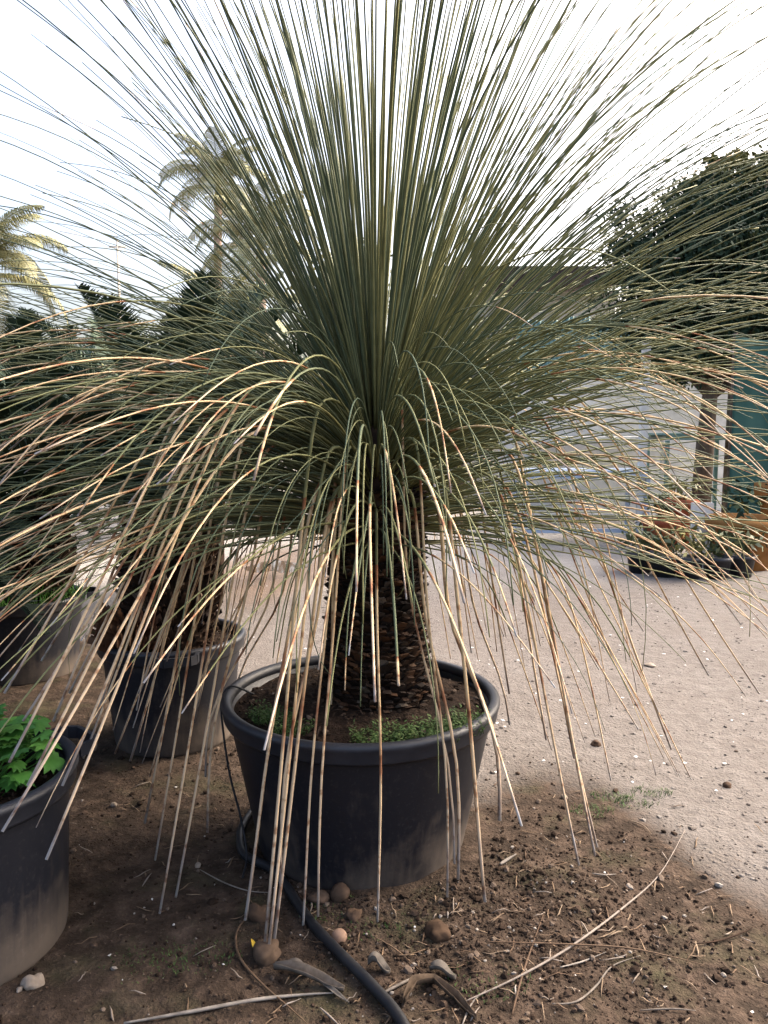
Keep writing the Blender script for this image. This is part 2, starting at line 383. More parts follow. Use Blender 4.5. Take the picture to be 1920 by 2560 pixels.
big_pot = make_pot('plant_tub', (TX, TY), POT_R, POT_H, 'wide black plastic tub holding the big spiky-leaved plant', M['pot'], .036, (), .76, .05, crown=.05)
mid_pot = make_pot('plant_pot', MIDPOT, .315, .46, 'black pot with dusty right side holding a stout cycad trunk and brown pup', M['pot_mid'], .04, (R(-72), R(108)), .80, .05)
back_pot = make_pot('plant_pot', BACKPOT, .33, .44, 'black pot with weeds and a cycad, farther back beside the stone path gap', M['pot'], .03, (R(25), R(205)), .84, .05)
near_pot = make_pot('plant_pot', NEARPOT, .315, .47, 'dusty black pot full of green lobed weed leaves with square lug handle', M['pot_dusty'], .09, (R(48), R(228)), .87, .05)
far_pot = make_pot('plant_pot', (-2.55, 3.15), .33, .45, 'black pot at the frame side under overhanging dark cycad fronds', M['pot'], .04, (), .84, .05)

# ---------------------------------------------------------------- the big spiky plant
plant = empty('grass_tree', (0, 0, 0)); plant.location = (PX, PY, POT_H)
tag(plant, 'huge spiky plant with fountain of thin green and straw-tipped leaves on scaly trunk', 'plant')
Z0 = POT_H - .025                                  # local zero
def trunk_r(z):                             # z in world
    if z < .50: return .150 + .02 * sstep(.50, .42, z)
    return lerp(.150, .128, sstep(.5, .8, z)) * (1 - .55 * sstep(1.05, 1.42, z))
tk = MB(); tk.lathe([(trunk_r(z), z - Z0) for z in [.40 + i * .05 for i in range(22)]] + [(.001, 1.46 - Z0)], 28)
trunk = tk.build('trunk', M['core'], plant)
# cut leaf bases: overlapping lozenge scales
def scale_mesh(name, mat, w_, L, th, lift):
    mb = MB(); mb.sm = False
    vs = [(-w_ * .55, 0, -L * .2), (w_ * .55, 0, -L * .2), (-w_ * .5, -th * .9 - lift * .5, L * .35), (w_ * .5, -th * .9 - lift * .5, L * .35), (-w_ * .30, -lift - th, L * .92), (w_ * .32, -lift - th, L * .88),
          (-w_ * .34, -lift * .6, L), (w_ * .34, -lift * .6, L * .97), (0, -th * 1.5 - lift * .3, L * .2)]
    fs = [(0, 8, 2), (0, 1, 8), (1, 3, 8), (8, 3, 5, 4, 2), (4, 5, 7, 6), (2, 4, 6), (0, 2, 6), (1, 7, 3), (3, 7, 5)]
    mb.add(vs, fs); return mb.mesh(name, mat)
SC = [scale_mesh('leaf_base', M['bark'], U(.024, .034), U(.014, .024), U(.002, .004), U(.014, .030)) for _ in range(6)]
rows = []
k = 0; z = .46
while z < 1.13:
    r = trunk_r(z); n_ = 36
    for j in range(n_):
        a = 2 * math.pi * (j + .5 * (k % 2)) / n_ + U(-.04, .04)
        rows.append((z + U(-.005, .005), a, r))
    z += .0155; k += 1
front = sorted(rows, key=lambda q: math.cos(q[1]) < .05)      # a = 0 faces the camera
vis = [q for q in rows if math.cos(q[1]) > .0]; vis.sort(key=lambda q: -math.cos(q[1]) - (.3 if .5 < q[0] < .95 else 0))
ind = set(map(id, vis[:300])); rest = MB(); rest.sm = False
for q in rows:
    z, a, r = q
    rot = (U(-.3, .25), U(-.3, .3), a); loc = (r * math.sin(a), -r * math.cos(a), z - Z0); s = U(.75, 1.3)
    me = random.choice(SC)
    if id(q) in ind: place(me, 'leaf_base', trunk, loc, rot, s)
    else:
        mt = Matrix.LocRotScale(Vector(loc), None, Vector((s,) * 3)) @ Matrix.Rotation(a, 4, 'Z') @ Matrix.Rotation(rot[0], 4, 'X')
        rest.add([mt @ v.co for v in me.vertices], [tuple(p_.vertices) for p_ in me.polygons], rnd=U(0, 1))
tag(rest.build('leaf_bases', M['bark'], trunk), kind='stuff')
# fine dry fibres sticking out of the trunk
fb = MB()
for _ in range(1300):
    a, z = U(0, 6.28), U(.48, 1.06); r = trunk_r(z) + .012; L = U(.012, .04)
    p0 = Vector((r * math.sin(a), -r * math.cos(a), z - Z0)); d = Vector((math.sin(a + U(-.5, .5)), -math.cos(a + U(-.5, .5)), U(-.2, .9))).normalized()
    fb.tube([p0, p0 + d * L], [.0011, .0005], 3, cap=False, rnd=U(.2, 1))
tag(fb.build('trunk_fibres', M['bark'], trunk), kind='stuff')

leaves = []      # (points in local coords, radii, dry, rnd, ts)
def leaf_from(pts, wd, dry, rn, blunt=.45):
    if len(pts) < 6 or min(math.hypot(p_.x + PX, p_.y + PY) for p_ in pts) < 1.12: return
    for p_ in pts:                      # hang clear of the tub rim
        ox, oy = p_.x + PX - TX, p_.y + PY - TY; d_ = math.hypot(ox, oy); zz = p_.z + POT_H
        need = (POT_R + .055) * sstep(POT_H + .42, POT_H + .03, zz)
        if p_.z + POT_H < .92 and d_ < need and oy < .25 and d_ > .17:
            p_.x += ox / d_ * (need - d_); p_.y += oy / d_ * (need - d_)
    for _ in range(4):
        old = [p_.copy() for p_ in pts]
        for i in range(2, len(pts) - 1): pts[i] = old[i] * .5 + (old[i - 1] + old[i + 1]) * .25
    n = len(pts); ts = [i / (n - 1) for i in range(n)]
    rad = []
    for t_ in ts:
        w0 = lerp(1.6, 1.0, sstep(0, .06, t_)); w1 = lerp(1.0, blunt, sstep(.25, 1, t_)); rad.append(wd * .5 * w0 * w1)
    leaves.append((pts, rad, dry, rn, ts))
def grow(phi, z0, e0, e1, L, mode, wd, dry, rn, bend_at=.35, bw=.25, seg=18, blunt=.45, sway=0.0):
    r = .05 + .07 * sstep(1.40, 1.0, z0) if e0 > 0 else .11
    z = z0; pts = []; az = phi
    x, y = r * math.sin(az), -r * math.cos(az); ds = L / seg
    for i in range(seg + 1):
        u0 = i / seg
        pts.append(Vector((x, y, z - Z0)))
        if mode == 's': gq = u0 ** 1.3
        elif mode == 'd': gq = sstep(0, 1.0, u0) * .55 + u0 * .45
        else: gq = sstep(bend_at - bw, bend_at + bw, u0) * .93 + u0 * .07
        th = R(lerp(e0, e1, gq)); az2 = az + sway * u0
        c_ = math.cos(th) * ds
        x += c_ * math.sin(az2); y -= c_ * math.cos(az2); z += math.sin(th) * ds
        rr = math.hypot(x, y)
        if z < H(PX + x, PY + y) + .012: break
    leaf_from(pts, wd, dry, rn, blunt)
def phis(n):
    a0 = U(0, 6.28)
    return [a0 + i * 2.399963 for i in range(n)]
# stiff fountain
NST = 1650
for i, phi in enumerate(phis(NST)):
    q = (i + .5) / NST
    e0 = 87 - 91 * q ** .72 + U(-4, 4)
    z0 = lerp(1.42, .99, q ** .75) + U(-.012, .012)
    phi += random.gauss(0, .3); e0 += 5 * noise.noise(Vector((math.cos(phi) * 3, math.sin(phi) * 3, q * 9)))
    drop = lerp(12, 52, sstep(0, .34, q)) * U(.4, 1.5)
    if e0 < 14: drop = U(2, 26)
    if random.random() < .10 and e0 > 10: drop *= 1.9
    L = U(1.2, 1.62) * lerp(1.04, .95, q) * (1.16 if math.sin(phi) > .2 else 1.0)
    cosf = math.cos(phi)
    if (cosf > .2 and e0 < 28 and random.random() < .8) or (e0 < 30 and random.random() < (.60 if math.sin(phi) > 0 else .25)): continue
    if cosf > .5 and e0 < 62 and random.random() < .36: continue
    if cosf > .55 and e0 < 60: L *= U(.5, .75); drop += U(30, 80)      # leaves over the path side sag and are trimmed
    dr = U(.8, 1.1) if random.random() < .12 else 1.5
    grow(phi, z0, e0, e0 - drop, L, 's', lerp(.0088, .0058, sstep(.08, .3, q)) * U(.85, 1.15), dr, U(.08, 1.0) * (1.0 if math.sin(phi) > -.2 else .7), sway=U(-.10, .10), blunt=U(.32, .55))  # left-hand leaves tinted darker and bluer: light from the right put into colour
for k_ in range(75):                      # long leaves reaching over the drive
    e0 = U(32, 70); grow(R(U(50, 125)), lerp(1.18, 1.36, (e0 - 32) / 38), e0, e0 - U(25, 60), U(1.5, 1.95), 's', U(.0052, .007), 1.5, U(.1, 1), sway=U(-.1, .1), blunt=U(.55, .8))
# arching, drooping outer leaves
ph_list = phis(190) + [R(-U(25, 105)) for _ in range(80)] + [R(U(35, 105)) for _ in range(40)]
for i, phi in enumerate(ph_list):
    if math.sin(phi) > .3 and random.random() < .35: continue
    e0 = U(6, 50); L = U(1.1, 1.6)
    if math.cos(phi) > .8: L *= .8
    grow(phi, lerp(1.00, 1.28, (e0 - 6) / 44) + U(-.03, .03), e0, U(-62, -22), L, 'd', U(.0066, .0092), U(.34, .85) if math.sin(phi) > .3 else U(.42, 1.05), U(.25, 1), sway=U(-.15, .15), blunt=U(.35, .7))
# hanging straw-tipped skirt
for i, phi in enumerate(phis(100)):
    f = math.cos(phi)
    if f > .45: continue
    e0 = U(-5, 50); L = U(.85, 1.45)
    grow(phi, lerp(.96, 1.2, max(0, e0) / 50) + U(-.02, .02), e0, U(-80, -58), L, 'h', U(.0062, .008), U(.30, .75), U(.35, 1), bend_at=U(.18, .38), bw=U(.18, .28), sway=U(-.12, .12), blunt=U(.5, .8))
# surveyed individual hangers: tip direction, tip height, height of arch (picture row), reach of arch
def hanger(tu, tv, tz, av, ra, dry, rn=None, wd=.0118):
    T = G(tu, tv, tz); tz -= .022; dx, dy = T.x - PX, T.y - PY; rt = math.hypot(dx, dy); ph = math.atan2(dx, -dy)
    ra = min(ra, rt * .75)
    A = at(960, av, PY - ra * math.cos(ph)); za = A.z
    z0 = max(.93, min(1.34, za - U(.10, .22) * (1 if ra > .15 else .4))); r0 = .09
    P0 = Vector((r0, z0)); PA = Vector((ra, za)); PT = Vector((rt, tz)); pts = []
    h0 = max(.06, (za - z0) * 1.0)
    for i in range(7):
        t_ = i / 7; b0 = Vector((r0 + (ra - r0) * .12, z0 + (za - z0) * .75)); b1 = Vector((ra - (ra - r0) * .45, za))
        p_ = P0 * (1 - t_) ** 3 + b0 * 3 * t_ * (1 - t_) ** 2 + b1 * 3 * t_ * t_ * (1 - t_) + PA * t_ ** 3; pts.append(p_)
    D = PT - PA
    for i in range(15):
        t_ = i / 14; c1 = PA + Vector((max(.03, D.x * .26), 0)); c2 = PA + D * .55 + Vector((.0, .02))
        pts.append(PA * (1 - t_) ** 3 + c1 * 3 * t_ * (1 - t_) ** 2 + c2 * 3 * t_ * t_ * (1 - t_) + PT * t_ ** 3)
    leaf_from([Vector((p_.x * math.sin(ph), -p_.x * math.cos(ph), p_.y - Z0)) for p_ in pts], wd, dry, U(.5, 1) if rn is None else rn, U(.74, .95))
S = 1920 / 1659
HL = [(345, 1975, .03, 1000, .40, .45), (335, 1860, .08, 1040, .42, .5), (380, 1940, .03, 1120, .36, .4), (448, 1800, .12, 1150, .30, .5), (313, 1780, .12, 1020, .42, .45), (282, 1645, .22, 1060, .42, .4),
      (248, 1630, .25, 1130, .40, .55), (530, 1990, .03, 1200, .25, .38), (580, 2060, .02, 1130, .30, .5), (592, 2035, .03, 1230, .26, .42), (572, 2045, .03, 1010, .34, .55), (690, 1975, .04, 1130, .25, .45),
      (640, 1900, .08, 1240, .22, .4), (815, 1990, .03, 1290, .2, .52), (880, 1790, .15, 960, .32, .48), (945, 1920, .06, 1110, .28, .5), (948, 1870, .1, 1240, .22, .42), (983, 1745, .2, 1270, .24, .45), (1047, 1950, .04, 1160, .30, .5),
      (1045, 1570, .36, 1190, .24, .55), (1250, 1870, .06, 1190, .36, .45), (1285, 1850, .07, 1120, .40, .4), (1290, 1832, .08, 1200, .38, .45), (768, 1475, .5, 1290, .2, .4), (540, 1670, .26, 1240, .26, .45), (100, 1860, .50, 960, .5, .5),
      (208, 1550, .5, 1000, .45, .5), (116, 1560, .56, 940, .5, .5), (470, 1430, .42, 1190, .3, .55), (700, 1450, .42, 1240, .2, .5), (712, 1690, .25, 1130, .22, .5), (870, 1560, .4, 1240, .2, .55), (910, 1260, .75, 1150, .2, .6), (800, 1130, .9, 1110, .22, .6),
      (940, 960, 1.1, 880, .25, .8), (765, 960, 1.1, 900, .28, .82), (920, 1060, 1.0, 960, .26, .55), (915, 780, 1.26, 775, .28, .8), (1070, 875, 1.17, 880, .30, .75), (605, 785, 1.25, 790, .36, .82), (1005, 745, 1.27, 715, .34, .8), (1130, 830, 1.2, 860, .36, .85),
      (1390, 1365, .42, 1020, .42, .5), (1330, 1440, .36, 960, .44, .5), (1530, 1460, .35, 930, .5, .5), (1640, 1500, .30, 960, .5, .5), (1180, 1600, .3, 1120, .36, .5), (1240, 1640, .26, 1010, .38, .45), (1155, 1300, .55, 1140, .38, .8), (1450, 1620, .22, 1000, .46, .45), (1100, 1500, .4, 1150, .34, .55),
      (1600, 1350, .45, 900, .55, .45), (150, 1500, .58, 1060, .46, .42), (60, 1700, .60, 1010, .52, .45), (20, 1650, .64, 960, .55, .5), (420, 1560, .34, 1110, .36, .48), (600, 1540, .38, 1180, .26, .5), (655, 2000, .03, 1180, .24, .45),
      (135, 1700, .52, 1050, .5, .42), (10, 1500, .7, 1000, .55, .4), (90, 1430, .68, 1040, .5, .45), (180, 1640, .4, 1100, .46, .4), (5, 1800, .6, 1080, .5, .35), (300, 1500, .5, 1120, .4, .4), (50, 1560, .64, 1120, .5, .38), (360, 1430, .52, 1090, .38, .4)]
for (a, b_, tz, av, ra, dr) in HL: hanger(a * S, b_ * S, tz, av, ra, dr + U(-.04, .04))
def score(lf):
    s = 0; pts = lf[0]
    for a, b_ in zip(pts, pts[1:]):
        c = (a + b_) / 2 + Vector((PX, PY, Z0)); d = c - Vector((0, 0, CAMZ)); dep = d.y * cp - d.z * sp
        if dep < .15: continue
        uu = d.x / dep * F; vv = (d.y * sp + d.z * cp) / dep * F
        if abs(uu) < 960 and abs(vv) < 1280: s += (b_ - a).length / dep / dep * (1.0 if c.y < PY + .1 else .45)
    return s
order = sorted(leaves, key=score, reverse=True)
mass = MB()
for i, (pts, rad, dry, rn, ts) in enumerate(order):
    mb = MB() if i < 300 else mass
    mb.tube(pts, rad, 4, ts=ts, dry=dry, rnd=rn, flat=.72)
    if i < 300: mb.build('leaf', M['spike'], plant)
tag(mass.build('leaves', M['spike'], plant), kind='stuff')

# ---------------------------------------------------------------- cycads
def frond_mesh(name, L, arch, npair=52, leafL=.15, mat=None, keel=.55, droop=0.0, wl=.0075):
    mb = MB(); seg = 14; pts = []; th = R(arch[0]); x = z = 0
    for i in range(seg + 1):
        pts.append(Vector((x, 0, z))); u0 = i / seg; th = R(lerp(arch[0], arch[1], u0 ** 1.2)); x += math.cos(th) * L / seg; z += math.sin(th) * L / seg
    mb.tube(pts, [lerp(.011, .003, i / seg) for i in range(seg + 1)], 5, rnd=.9)
    def P(u0):
        f = u0 * seg; i = min(seg - 1, int(f)); return pts[i].lerp(pts[i + 1], f - i), (pts[i + 1] - pts[i]).normalized()
    for k in range(npair):
        u0 = lerp(.12, .995, k / (npair - 1)); p_, t_ = P(u0); up = Vector((-t_.z, 0, t_.x))
        ll = leafL * (math.sin(math.pi * min(1, (u0 * .86 + .12))) ** .6) * U(.92, 1.06)
        for s in (-1, 1):
            d = (Vector((0, s, 0)) * math.cos(keel) + up * math.sin(keel) * .8 + t_ * U(.45, .6)).normalized()
            e = (d - Vector((0, 0, droop))).normalized()
            wv = t_ * wl * .5; mid = p_ + d * ll * .5; tip = mid + e * ll * .5
            q = U(0, .8)
            mb.add([p_ - wv * .7, p_ + wv * .7, mid + wv, mid - wv, tip], [(0, 1, 2, 3), (3, 2, 4)], rnd=q)
    return mb.mesh(name, mat or M['frond'])
CF = [frond_mesh('frond', 1.0, a, 88, .17, wl=.0125) for a in ((78, 40), (66, 15), (55, -10), (42, -35), (25, -50), (5, -60))]
def stub_mesh(mat, L, w_):
    mb = MB(); mb.sm = False
    vs = [(-w_, 0, -.008), (w_, 0, -.008), (w_ * .8, 0, .012), (-w_ * .8, 0, .012), (-w_ * .45, -L, L * .55), (w_ * .45, -L * .95, L * .6), (w_ * .3, -L * .9, L * .85), (-w_ * .35, -L * .92, L * .8)]
    mb.add(vs, [(0, 1, 5, 4), (1, 2, 6, 5), (2, 3, 7, 6), (3, 0, 4, 7), (4, 5, 6, 7)]); return mb.mesh('leaf_base', mat)
CS = [stub_mesh(M['cycbase'], U(.03, .05), U(.008, .013)) for _ in range(5)]
PS = [stub_mesh(M['pup'], U(.05, .085), U(.0025, .004)) for _ in range(3)]
def cycad(loc, z0, top, r, label, nf, seed, dead=0, name='cycad', scale=1.0, stubs=True, maxk=5):
    rs = random.Random(seed)
    root = empty(name, (loc[0], loc[1], z0)); tag(root, label, 'cycad')
    h = top - z0
    def rad(u0): return r * (.86 + .22 * math.sin(math.pi * min(1, u0 * .9 + .08)))
    tm = MB(); tm.lathe([(rad(i / 8), -.03 + (h + .03) * i / 8) for i in range(9)] + [(.001, h + .05)], 24); tr = tm.build('trunk', M['core'], root)
    if stubs:
        lst = []; z = 0.0; k_ = 0
        while z < h:
            n_ = 24
            for j in range(n_): lst.append((z + rs.uniform(-.006, .006), 2 * math.pi * (j + .5 * (k_ % 2)) / n_ + rs.uniform(-.06, .06)))
            z += .026; k_ += 1
        lst.sort(key=lambda q: -math.cos(q[1])); rest = MB(); rest.sm = False
        for i, (z, a) in enumerate(lst):
            rr = rad(z / h); me = rs.choice(CS); s = rs.uniform(.8, 1.3)
            lc = (rr * math.sin(a), -rr * math.cos(a), z)
            if i < 280: place(me, 'leaf_base', tr, lc, (rs.uniform(-.3, .3), rs.uniform(-.2, .2), a), s)
            else:
                mt = Matrix.Translation(Vector(lc)) @ Matrix.Rotation(a, 4, 'Z') @ Matrix.Scale(s, 4)
                rest.add([mt @ v.co for v in me.vertices], [tuple(p_.vertices) for p_ in me.polygons], rnd=rs.random())
        tag(rest.build('leaf_bases', M['cycbase'], tr), kind='stuff')
    for i in range(nf):
        a = i * 2.39996 + rs.uniform(-.2, .2); q = (i + .5) / nf; k_ = min(maxk, int(q * (maxk + 1) * .97))
        place(CF[k_], 'frond', root, (r * .45 * math.cos(a), r * .45 * math.sin(a), h + .03 - .05 * q), (rs.uniform(-.15, .15), rs.uniform(-.1, .1), a), scale * rs.uniform(.85, 1.12))
    return root
cycad(MIDPOT, .44, 1.00, .17, 'dark cycad with stubby brown trunk in the pot beside the big tub', 46, 3, scale=1.0, maxk=3)
cycad((BACKPOT[0] + .08, BACKPOT[1]), .42, .98, .16, 'dark cycad rising from the weedy pot farther back', 46, 5, scale=1.05)
cycad((-2.55, 3.15), .42, .95, .16, 'dark cycad at the frame side whose fronds hang over the pots', 46, 8, scale=1.1)
cycad((-1.5, 6.3), .0, .85, .17, 'dark cycad growing in the ground behind the potted cycads', 26, 12, scale=1.15, stubs=False)
cycad((-3.6, 6.0), .0, .85, .17, 'dark cycad in the ground in front of the yellow shrubs', 26, 14, scale=1.15, stubs=False)
pp = empty('cycad_pup', (MIDPOT[0] - .13, MIDPOT[1] - .16, .43)); tag(pp, 'ginger-brown bristly cycad pup beside the stout trunk in the pot', 'cycad pup')
pm = MB(); pm.lathe([(.05, -.02), (.075, .03), (.06, .09), (.001, .13)], 16); bulb = pm.build('bulb', M['core'], pp)
for i in range(240):
    a = i * 2.4; z = .12 * (i / 240); r_ = .072 * math.cos((z - .03) * 9)
    place(random.choice(PS), 'bristle', bulb, (r_ * math.sin(a), -r_ * math.cos(a), z), (U(-.5, .2), U(-.2, .2), a), U(.8, 1.3))

# ---------------------------------------------------------------- weeds in the pots
def lobed_leaf(mat, s=1.0):
    mb = MB(); n = 22; vs = [(0, 0, 0)]; 
    for i in range(n):
        a = lerp(-2.75, 2.75, i / (n - 1)); r = .030 * s * (.72 + .28 * abs(math.cos(a * 1.55))) * (1 + .16 * math.cos(i * math.pi)) * U(.93, 1.07)
        vs.append((r * math.cos(a) + .012 * s, r * math.sin(a), -.22 * r * r / .03 / s + .004 * math.cos(3 * a)))
    mb.add(vs, [(0, i, i + 1) for i in range(1, n)]); return mb.mesh('leaf', mat)
LL = [lobed_leaf(M['weed'], U(.8, 1.35)) for _ in range(6)]
wr = empty('leafy_weed', (NEARPOT[0], NEARPOT[1], .37)); tag(wr, 'bright green weed with scalloped lobed leaves growing in the dusty pot', 'weed')
st = MB()
for i in range(240):
    a = U(0, 6.28); rr = .27 * math.sqrt(U(0, 1)); x, y = rr * math.cos(a) - .03, rr * math.sin(a) * .9 + .05
    if y < -.02 - .25 * x and random.random() < .8: continue
    hz = U(.05, .17) * (1.2 - rr * 1.4) + .03
    b0 = Vector((x * .5, y * .5, 0)); tp = Vector((x, y, hz))
    st.tube([b0, (b0 + tp) / 2 + Vector((0, 0, .02)), tp], [.0016, .0014, .001], 4, rnd=.5)
    place(random.choice(LL), 'leaf', wr, tp, (U(-.5, .5), U(-.2, .6), U(0, 6.28)), U(.85, 1.35))
st.build('stems', M['weed'], wr)
def fine_weed(name, spots, label, mat, h=.035, blade=False):
    mb = MB()
    for (x, y, z, r, n) in spots:
        for _ in range(n):
            a = U(0, 6.28); q = r * math.sqrt(U(0, 1)); bx, by = x + q * math.cos(a) * 1.6, y + q * math.sin(a)
            d = Vector((U(-.7, .7), U(-.7, .7), 1)).normalized(); L = h * U(.5, 1.4); rn = U(0, 1)
            p0 = Vector((bx, by, z)); wv = Vector((math.cos(a), math.sin(a), 0)) * (.0016 if blade else .001)
            p1 = p0 + d * L * .6; p2 = p1 + (d + Vector((d.x, d.y, -.4))) * L * .4
            mb.add([p0 - wv, p0 + wv, p1 + wv, p1 - wv, p2], [(0, 1, 2, 3), (3, 2, 4)], rnd=rn)
            if not blade:
                for k_ in range(4):
                    c = p0 + d * L * lerp(.3, 1, k_ / 3); e = Vector((U(-1, 1), U(-1, 1), U(-.1, .6))).normalized() * L * .32; f = Vector((-e.y, e.x, 0)) * .22
                    mb.add([c, c + e * .5 + f, c + e, c + e * .5 - f], [(0, 1, 2, 3)], rnd=rn)
    o = mb.build(name, mat); tag(o, label, 'weed', kind='stuff'); return o
zs = POT_H - .036 + .012
fine_weed('weed_patch', [(TX + .08, TY - .335, zs, .06, 190), (TX + .2, TY - .31, zs, .06, 210), (TX + .29, TY - .26, zs, .05, 160), (TX + .33, TY - .2, zs, .04, 80)], 'feathery green weed along the rim of the wide tub', M['moss'])
fine_weed('weed_patch', [(TX - .26, TY - .2, zs + .005, .035, 110), (TX - .2, TY - .28, zs, .04, 90), (TX - .3, TY - .14, zs, .03, 40)], 'small feathery green weed in the tub on the hose side', M['moss'])
fine_weed('weed_patch', [(BACKPOT[0] + x, BACKPOT[1] - .2 + y, .42, .07, 90) for x, y in ((-.1, 0), (.05, -.04), (.2, .05), (.26, .15))], 'grassy green weeds in the pot farther back', M['weed'], .13, True)
fine_weed('weed_patch', [(MIDPOT[0] - .26, MIDPOT[1] - .05, .44, .03, 60), (MIDPOT[0] - .2, MIDPOT[1] - .18, .44, .03, 50)], 'green grass blades beside the brown cycad pup', M['weed'], .12, True)
gp = [G(1530, 1995), G(1590, 2010), G(1480, 2030), G(1630, 1985)]
fine_weed('moss_patch', [(p_.x, p_.y, H(p_.x, p_.y), .05, 120) for p_ in gp], 'low green moss on the bed edge by the drive', M['moss'], .012)
gp = [G(420, 2390), G(500, 2400), G(360, 2420), G(840, 2290), G(930, 2330), G(1220, 2470)]
fine_weed('moss_patch', [(p_.x, p_.y, H(p_.x, p_.y), .07, 120) for p_ in gp], 'thin dark green moss on the brown soil by the hose', M['moss'], .008)

# ---------------------------------------------------------------- hose and drip tube
def tube_obj(name, pts, r, mat, label, cat, n=8, flat=1.0, sub=6, **k):
    P = [Vector(p_) for p_ in pts]; out = []
    for i in range(len(P) - 1):
        p0, p1, p2, p3 = P[max(i - 1, 0)], P[i], P[i + 1], P[min(i + 2, len(P) - 1)]
        for s_ in range(sub):
            t_ = s_ / sub
            out.append(.5 * ((2 * p1) + (p2 - p0) * t_ + (2 * p0 - 5 * p1 + 4 * p2 - p3) * t_ ** 2 + (3 * p1 - p0 - 3 * p2 + p3) * t_ ** 3))
    out.append(P[-1]); L = len(out)
    rad = [r(i / (L - 1)) for i in range(L)] if callable(r) else r
    mb = MB(); mb.tube(out, rad, n, flat=flat, **k); o = mb.build(name, mat)
    tag(o, label, cat); return o
def gz(u, v, dz=0.0):
    p_ = G(u, v); p_ = G(u, v, H(p_.x, p_.y)); p_.z = H(p_.x, p_.y) + dz; return p_
tube_obj('irrigation_hose', [(TX + .15, TY + .62, .02), (TX - .22, TY + .40, .03), (TX - .385, TY + .10, .03), (TX - .372, TY - .14, .03)] + [gz(u, v, .014) for u, v in ((688, 2190), (770, 2310), (850, 2400), (930, 2475), (1000, 2560), (1050, 2680))], .0138, M['hose'], 'thick black irrigation hose lying on the soil past the wide tub', 'hose', 10)
tube_obj('drip_tube', [(TX + r_ * math.cos(R(a_)), TY + r_ * math.sin(R(a_)), z_) for r_, a_, z_ in ((.36, 172, .47), (.43, 176, .506), (.456, 180, .47), (.445, 186, .38), (.425, 194, .26), (.40, 202, .14), (.40, 210, .05), (.44, 218, .02))], .0035, M['hose'], 'thin black drip tube running over the rim of the wide tub', 'tube', 6)

# ---------------------------------------------------------------- stones
def stone(u, v, r, mat, label, flat=.75, jit=.22, name='stone', group=None):
    mb = MB(); p_ = gz(u, v); vs = []
    import bmesh
    bm = bmesh.new(); bmesh.ops.create_icosphere(bm, subdivisions=3, radius=1); sd_ = U(0, 90)
    for w_ in bm.verts:
        n_ = noise.noise(w_.co * 1.1 + Vector((sd_, 0, 0))) * jit * 2 + noise.noise(w_.co * 3 + Vector((sd_, 3, 0))) * jit * .8 + noise.noise(w_.co * 8 + Vector((sd_, 3, 5))) * jit * .3
        w_.co *= r * (1 + n_); w_.co.z *= flat
    mb.add([w_.co.copy() for w_ in bm.verts], [tuple(x.index for x in f.verts) for f in bm.faces]); bm.free()
    o = mb.build(name, mat, loc=(p_.x, p_.y, p_.z + r * flat * .3)); o.rotation_euler.z = U(0, 6)
    return tag(o, label, 'stone', group)
stone(848, 2345, .0205, M['egg'], 'smooth round pinkish pebble on soil beside the hose', .95, .03)
stone(850, 2240, .030, M['stone'], 'rounded ochre stone leaning against the front of the wide tub', 1.0, .1)
stone(795, 2250, .026, M['stone'], 'lumpy reddish stone at the foot of the wide tub near the hose')
stone(885, 2290, .022, M['stone'], 'dull purple-brown stone between tub and pink pebble')
stone(645, 2290, .028, M['stone'], 'yellowish brown stone beside the hanging leaf tips left of hose', .9)
stone(668, 2385, .038, M['stone'], 'mossy brown stone under the cluster of leaf tips', .8)
stone(1095, 2325, .032, M['stone'], 'flat dull brown stone on the crumbly soil before the tub', .6)
stone(82, 2462, .024, M['palestone'], 'pale angular stone chip on soil below the dusty pot', .8, .2)
stone(50, 2475, .008, M['palestone'], 'tiny pale chip beside the angular pale stone', .8, .2)
stone(285, 2014, .011, M['palestone'], 'small white pebble on the dark soil between the pots', .9, .1)
stone(1410, 1995, .013, M['palestone'], 'small white pebble at the edge of the drive near the tub', .8, .1)
stone(1490, 1862, .02, M['stone'], 'small rusty stone on the pale drive', .8)
stone(1818, 1966, .016, M['stone'], 'dark rusty pebble lying alone on the open drive', .8)
stone(1625, 1665, .03, M['palestone'], 'flat whitish stone among chips on the drive', .4, .15)
stone(495, 2165, .010, M['palestone'], 'white pebble on soil between the dusty pot and hose', .9, .1)

# ---------------------------------------------------------------- ground litter (uncountable)
random.seed(5)
cr = MB(); cr.sm = False; n = 0
while n < 9500:
    if random.random() < .5: x, y = U(-1.6, 1.7), U(1.05, 3.2)
    else: x, y = random.gauss(PX + .35, .32), random.gauss(PY - .45, .25)
    s = soil_at(x, y)
    if random.random() > s * s + .02: continue
    if math.hypot(x - PX, y - PY) < .37 or y < .9: continue
    r = min(.012, .0014 + random.expovariate(1) * .0018)
    add_clod(cr, (x, y, H(x, y) + r * .25), r, .8); n += 1
tag(cr.build('soil_crumbs', M['crumb']), 'loose brown soil crumbs scattered over the planting bed', 'soil', kind='stuff')
ch = MB(); ch.sm = False
for i in range(300):
    y = lerp(2.6, 9.5, U(0, 1) ** 1.2); x = U(-.5, .62 * y + .1) if random.random() < .85 else U(-1.5, 0)
    if soil_at(x, y) > .5 and random.random() < .8: continue
    add_clod(ch, (x, y, H(x, y) + .0015), U(.003, .009) * (1 + .04 * y), .3, .35)
for i in range(70):
    x, y = U(-1.1, 1.5), U(1.2, 2.7); add_clod(ch, (x, y, H(x, y) + .001), U(.0015, .0042), .5, .4)
tag(ch.build('white_chips', M['chip']), 'tiny white chips strewn over drive and soil', 'chips', kind='stuff')
pb = MB(); pb.sm = False
